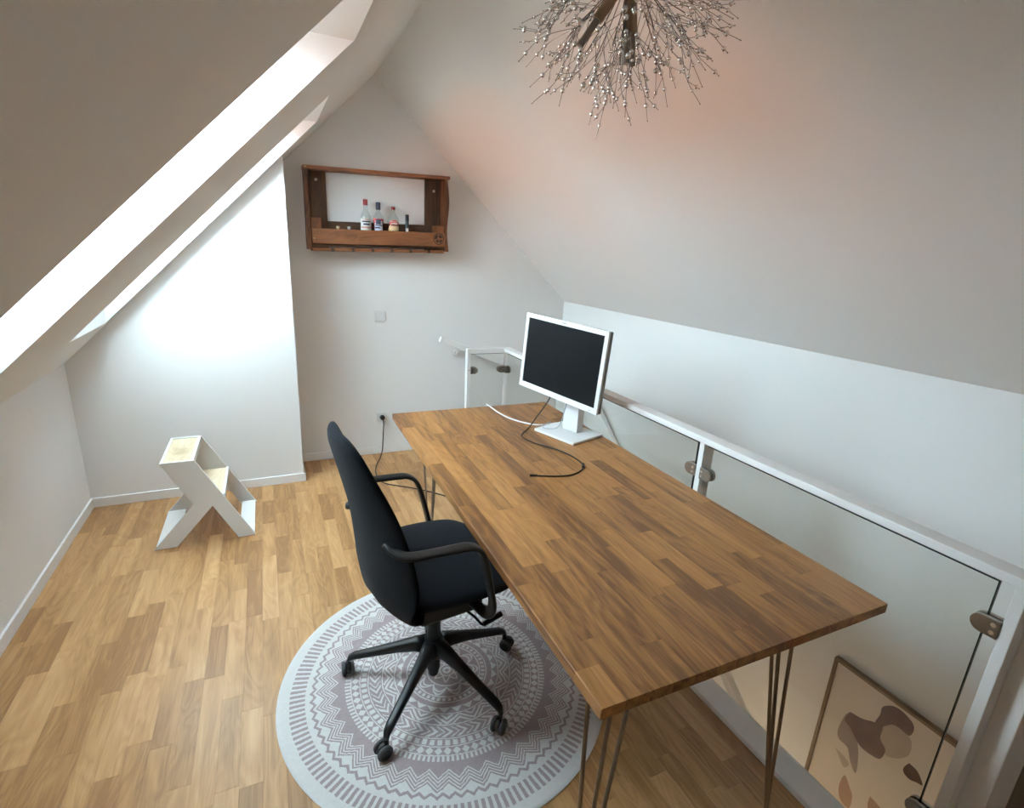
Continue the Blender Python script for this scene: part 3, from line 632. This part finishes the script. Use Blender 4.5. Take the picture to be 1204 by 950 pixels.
# bottles
M['b_clear'] = clear_glass('bottle_glass', (.90, .92, .91), .03, 1.5, 1.4); M['b_dark'] = material('dark_bottle_glass', (.008, .012, .009), .12)
M['rum'] = material('dark_red_spirit', (.12, .012, .010), .2); M['pale'] = material('pale_spirit', (.60, .42, .20), .2)
M['red_cap'] = material('red_cap', (.26, .012, .015), .4); M['navy_cap'] = material('navy_cap', (.010, .012, .028), .4); M['gold'] = material('gold_cap', (.62, .50, .30), .35, .6)
M['lab_white'] = material('white_label', (.74, .73, .70), .7); M['lab_red'] = material('red_label', (.48, .045, .045), .6); M['lab_navy'] = material('navy_print', (.025, .03, .06), .6)
M['lab_pink'] = material('pink_print', (.60, .33, .28), .6); M['lab_cream'] = material('cream_label', (.70, .52, .30), .6); M['lab_blue'] = material('pale_blue_label', (.50, .55, .68), .6)
zsh = lambda x: SZ+.046+(x-SX)*math.sin(SRO)+.0012
def bottle(x, prof, glass, label, parts, y=-.068):
    z0 = zsh(x); b = thing('bottle', (x, y, z0), label, 'bottle')
    part('glass', MB().lathe(prof, (x, y, z0), 24), M[glass], b, True)
    for nm, pr, mt in parts: part(nm, MB().lathe(pr, (x, y, z0), 24), M[mt], b, True)
    return b
def decal(b, name, x, r, z0, z1, a0, a1, mat, y=-.068):      # curved print patch on the front (-y side) of a bottle
    zz_ = zsh(x); k = 8; mb = MB()
    for i in range(k):
        t0, t1 = math.radians(a0+(a1-a0)*i/k)-math.pi/2-.11, math.radians(a0+(a1-a0)*(i+1)/k)-math.pi/2-.11
        mb.add([(x+r*math.cos(t0), y+r*math.sin(t0), zz_+z0), (x+r*math.cos(t1), y+r*math.sin(t1), zz_+z0), (x+r*math.cos(t1), y+r*math.sin(t1), zz_+z1), (x+r*math.cos(t0), y+r*math.sin(t0), zz_+z1)], [(0, 1, 2, 3)])
    part(name, mb, M[mat], b, 'all')
x = .542
b = bottle(x, [(.034, 0), (.037, .004), (.037, .185), (.034, .205), (.021, .230), (.0155, .243), (.0165, .256), (.0145, .277), (.0145, .285)], 'b_clear', 'clear spirit bottle with a dark red cap and white label on the shelf',
           [('cap', [(.0165, .275), (.017, .278), (.017, .312), (.0155, .314), (.001, .314)], 'red_cap')])
decal(b, 'paper_label', x, .0378, .085, .182, -75, 75, 'lab_white')
for z0, z1, a0, a1, mt in ((.158, .167, -45, 48, 'lab_navy'), (.138, .149, -30, 42, 'lab_navy'), (.174, .178, -30, 35, 'lab_pink'), (.116, .128, -55, 60, 'lab_pink')): decal(b, 'label_print', x, .0383, z0, z1, a0, a1, mt)
x = .632
b = bottle(x, [(.034, 0), (.037, .004), (.037, .188), (.033, .206), (.019, .228), (.0145, .238), (.0145, .27)], 'b_clear', 'spirit bottle with a navy cap and red white and navy label on the shelf',
           [('cap', [(.0165, .248), (.017, .252), (.017, .296), (.015, .299), (.001, .299)], 'navy_cap'), ('liquid', [(.001, .004), (.0345, .005), (.0345, .178), (.001, .178)], 'rum')])
decal(b, 'paper_label', x, .0378, .085, .184, -48, 48, 'lab_blue')
for z0, z1, a0, a1, mt in ((.170, .186, -72, 72, 'lab_red'), (.146, .182, -32, 22, 'lab_navy'), (.136, .143, -40, 40, 'lab_navy'), (.118, .128, -44, 12, 'lab_navy'), (.155, .165, -70, -36, 'lab_red'), (.155, .165, 36, 70, 'lab_red')): decal(b, 'label_print', x, .0383+.0002*(mt == 'lab_navy'), z0, z1, a0, a1, mt)
x = .742
b = bottle(x, [(.038, 0), (.042, .004), (.0435, .13), (.0425, .176), (.036, .197), (.020, .220), (.0125, .232), (.012, .255)], 'b_clear', 'broad-shouldered clear bottle with a small red cap and oval red print on the shelf',
           [('cap', [(.0135, .252), (.014, .254), (.014, .272), (.012, .274), (.001, .274)], 'red_cap'), ('liquid', [(.001, .004), (.0385, .005), (.0405, .125), (.001, .125)], 'pale')])
for z0, z1, a0, a1, mt in ((.172, .180, -20, 25, 'lab_red'), (.165, .174, -36, 40, 'lab_pink'), (.147, .165, -46, 50, 'lab_red'), (.112, .140, -50, 52, 'lab_cream'), (.152, .159, -34, 36, 'lab_white')): decal(b, 'label_print', x, .0448+.0004*(mt == 'lab_white'), z0, z1, a0, a1, mt)
x = .845
b = bottle(x, [(.018, 0), (.020, .003), (.020, .130), (.017, .146), (.0125, .162), (.0115, .205)], 'b_dark', 'small dark glass bottle beside the clear bottles on the shelf',
           [('cap', [(.013, .178), (.0135, .18), (.0135, .222), (.012, .224), (.001, .224)], 'navy_cap')])
decal(b, 'paper_label', x, .0206, .09, .126, -40, 20, 'lab_white')
for x, cm_, lb in ((.345, 'gold', 'tiny clear bottle with a gold cap peeking over the shelf front'), (.420, 'lab_white', 'tiny clear bottle with a white cap peeking over the shelf front')):
    bottle(x, [(.014, 0), (.016, .003), (.016, .075), (.008, .098), (.007, .112)], 'b_clear', lb, [('cap', [(.0078, .100), (.0078, .108), (.0125, .110), (.0125, .124), (.001, .125)], cm_)], -.08)
# ================================================================== PICTURE ON THE STAIRCASE WALL
pf = thing('framed_picture', (xR, -3.30, -1.15), 'large abstract art print in a thin brown wooden frame on the stair wall', 'picture')
py0, py1, pz0, pz1 = -3.66, -2.925, -1.15, -.165; fx = xR-.028; fwid = .016
for q in ((py0, py1, pz1-fwid, pz1), (py0, py1, pz0, pz0+fwid), (py0, py0+fwid, pz0+fwid, pz1-fwid), (py1-fwid, py1, pz0+fwid, pz1-fwid)):
    part('frame_bar', MB().box(fx, xR-.001, *q, .0015), M['frame_wood'], pf)
pp = part('print', MB().box(xR-.016, xR-.012, py0+fwid, py1-fwid, pz0+fwid, pz1-fwid), M['paper'], pf)
def blob(pts, mat, lay):                            # flat printed shape, outline in (y, z) on the paper
    P = spline([(0, *p) for p in pts+[pts[0]]], 6)[:-1]
    part('printed_shape', MB().add([(xR-.0163-.0002*lay, p.y, p.z) for p in P], [tuple(range(len(P)))]), M[mat], pp)
blob([(-3.049, -0.392), (-3.104, -0.378), (-3.152, -0.349), (-3.188, -0.338), (-3.193, -0.404), (-3.224, -0.44), (-3.216, -0.501), (-3.182, -0.519), (-3.139, -0.524), (-3.111, -0.512), (-3.069, -0.472), (-3.035, -0.454)], 'art1', 2)
blob([(-3.155, -0.342), (-3.165, -0.291), (-3.166, -0.246), (-3.201, -0.207), (-3.242, -0.2), (-3.285, -0.218), (-3.297, -0.248), (-3.288, -0.287), (-3.256, -0.286), (-3.222, -0.293), (-3.194, -0.331), (-3.172, -0.365)], 'art1', 3)
blob([(-3.046, -0.395), (-3.03, -0.437), (-3.019, -0.535), (-3.033, -0.575), (-3.06, -0.579), (-3.083, -0.586), (-3.109, -0.644), (-3.142, -0.676), (-3.133, -0.584), (-3.111, -0.512), (-3.073, -0.457)], 'art5', 1)
blob([(-3.189, -0.342), (-3.215, -0.295), (-3.256, -0.286), (-3.293, -0.295), (-3.308, -0.328), (-3.307, -0.378), (-3.277, -0.431), (-3.233, -0.461), (-3.198, -0.428)], 'art2', 1)
blob([(-3.318, -0.41), (-3.306, -0.448), (-3.31, -0.473), (-3.336, -0.483), (-3.364, -0.47), (-3.384, -0.463), (-3.373, -0.439), (-3.351, -0.416)], 'art3', 3)
blob([(-3.094, -0.761), (-3.093, -0.831), (-3.114, -0.884), (-3.158, -0.886), (-3.157, -0.808), (-3.137, -0.777), (-3.106, -0.736)], 'art4', 1)
blob([(-3.223, -0.725), (-3.226, -0.787), (-3.261, -0.798), (-3.296, -0.752), (-3.26, -0.733)], 'art4', 2)
blob([(-3.03, -0.639), (-3.053, -0.663), (-3.088, -0.701), (-3.105, -0.66), (-3.065, -0.639)], 'art2', 2)
# ================================================================== CHANDELIER
LC = Vector((.655, -2.95, 2.305))
ld = thing('dandelion_chandelier', (LC.x, LC.y, zr-.02), 'dandelion chandelier of silver wires with crystal beads and brass lamp holders', 'chandelier')
part('ceiling_canopy', MB().lathe([(.062, -.03), (.062, .0), (.03, .025)], (LC.x, LC.y, 2.745), 28), M['brass'], ld, True)
part('rod', MB().tube([LC+Vector((0, 0, .03)), (LC.x, LC.y, 2.73)], .006, 10), M['brass'], ld, True)
part('core', MB().ball(LC, .042, 20, 12), M['brass'], ld, 'all')
rc = random.Random(5)
def sphere_dir(i, n):
    z = 1-2*(i+.5)/n; a = i*2.399963; q = math.sqrt(1-z*z); return Vector((q*math.cos(a), q*math.sin(a), z))
M['bulb'] = material('frosted_capsule_bulb', (.30, .25, .21), .35)
for i, (dx, dy, dz) in enumerate(((-.50, .24, -.83), (.03, -.02, -1), (.36, .30, -.90), (.75, -.55, .25), (-.8, .5, .3), (.1, .9, .35), (-.2, -.85, .5), (.5, .3, .85))):
    d = Vector((dx, dy, dz)).normalized(); t = part('lamp_holder', MB().tube([LC+d*.02, LC+d*.125], .0125, 16), M['tube'], ld, True)
    part('capsule_bulb', MB().tube([LC+d*.125, LC+d*.19], [.0085, .0085], 12), M['bulb'], t, True)
NB = 60
for i in range(NB):
    d = sphere_dir(i, NB); d = (d+Vector((rc.uniform(-.12, .12), rc.uniform(-.12, .12), rc.uniform(-.12, .12)))).normalized()
    side = d.cross(Vector((rc.uniform(-1, 1), rc.uniform(-1, 1), rc.uniform(-1, 1)))).normalized(); Lb = rc.uniform(.15, .20); wires = MB(); beads = MB()
    root = LC+d*.036; fork = LC+d*Lb+side*rc.uniform(-.012, .012)
    wires.tube([root, LC+d*Lb*.6, fork], .0012, 5)
    for k in range(5):
        a = 2*math.pi*k/5+rc.uniform(-.5, .5); s1 = (Matrix.Rotation(a, 3, d) @ side)
        Lk = rc.uniform(.12, .185); spd = rc.uniform(.2, 1.0); start = (LC+d*(Lb*rc.uniform(.55, .98)))
        end = start+(d+s1*spd).normalized()*Lk; mid = start.lerp(end, .5)+s1*Lk*rc.uniform(-.12, .26)
        P = spline([start, mid, end], 6); wires.tube(P, .0007, 4)
        for t in (rc.uniform(.45, .65), rc.uniform(.72, .95)):
            p = P[int(t*(len(P)-1))]; beads.ball(p, rc.uniform(.0042, .0068), 8, 6)
        q = P[int(.6*(len(P)-1))]; e = q+((end-q).normalized()+(Matrix.Rotation(a+1.3, 3, d) @ side)*.85).normalized()*rc.uniform(.03, .055)
        wires.tube([q, e], .0007, 4); beads.ball(q.lerp(e, .75), rc.uniform(.0038, .0058), 8, 6)
        wires.ball(end, .0017, 5, 3); wires.ball(e, .0014, 5, 3)
    br = part('branch', wires, M['wire'], ld); tag(part('crystal_beads', beads, M['crystal'], br, 'all'), kind='stuff')
# ================================================================== UNSEEN LAMP ADDED FOR WARM LIGHT IN THE STAIRWELL
wl = thing('stair_fill_lamp', (1.469, -2.75, -1.35), 'unseen round lamp added to warm the stairwell below the floor', 'lamp')
part('back_plate', MB().lathe([(.055, 0), (.055, .012), (.03, .02)], (1.4695, -2.75, -1.35), 24, Matrix.Rotation(math.pi/2, 4, 'Y')), M['steel_white'], wl, True)
M['glow'] = material('warm_fill_lamp_glass', (.9, .85, .75), .4); gb = M['glow'].node_tree.nodes['Principled BSDF']
gb.inputs['Emission Color'].default_value = (1, .74, .48, 1); gb.inputs['Emission Strength'].default_value = 45
part('shade', MB().ball((1.545, -2.75, -1.35), .065, 24, 16), M['glow'], wl, 'all')
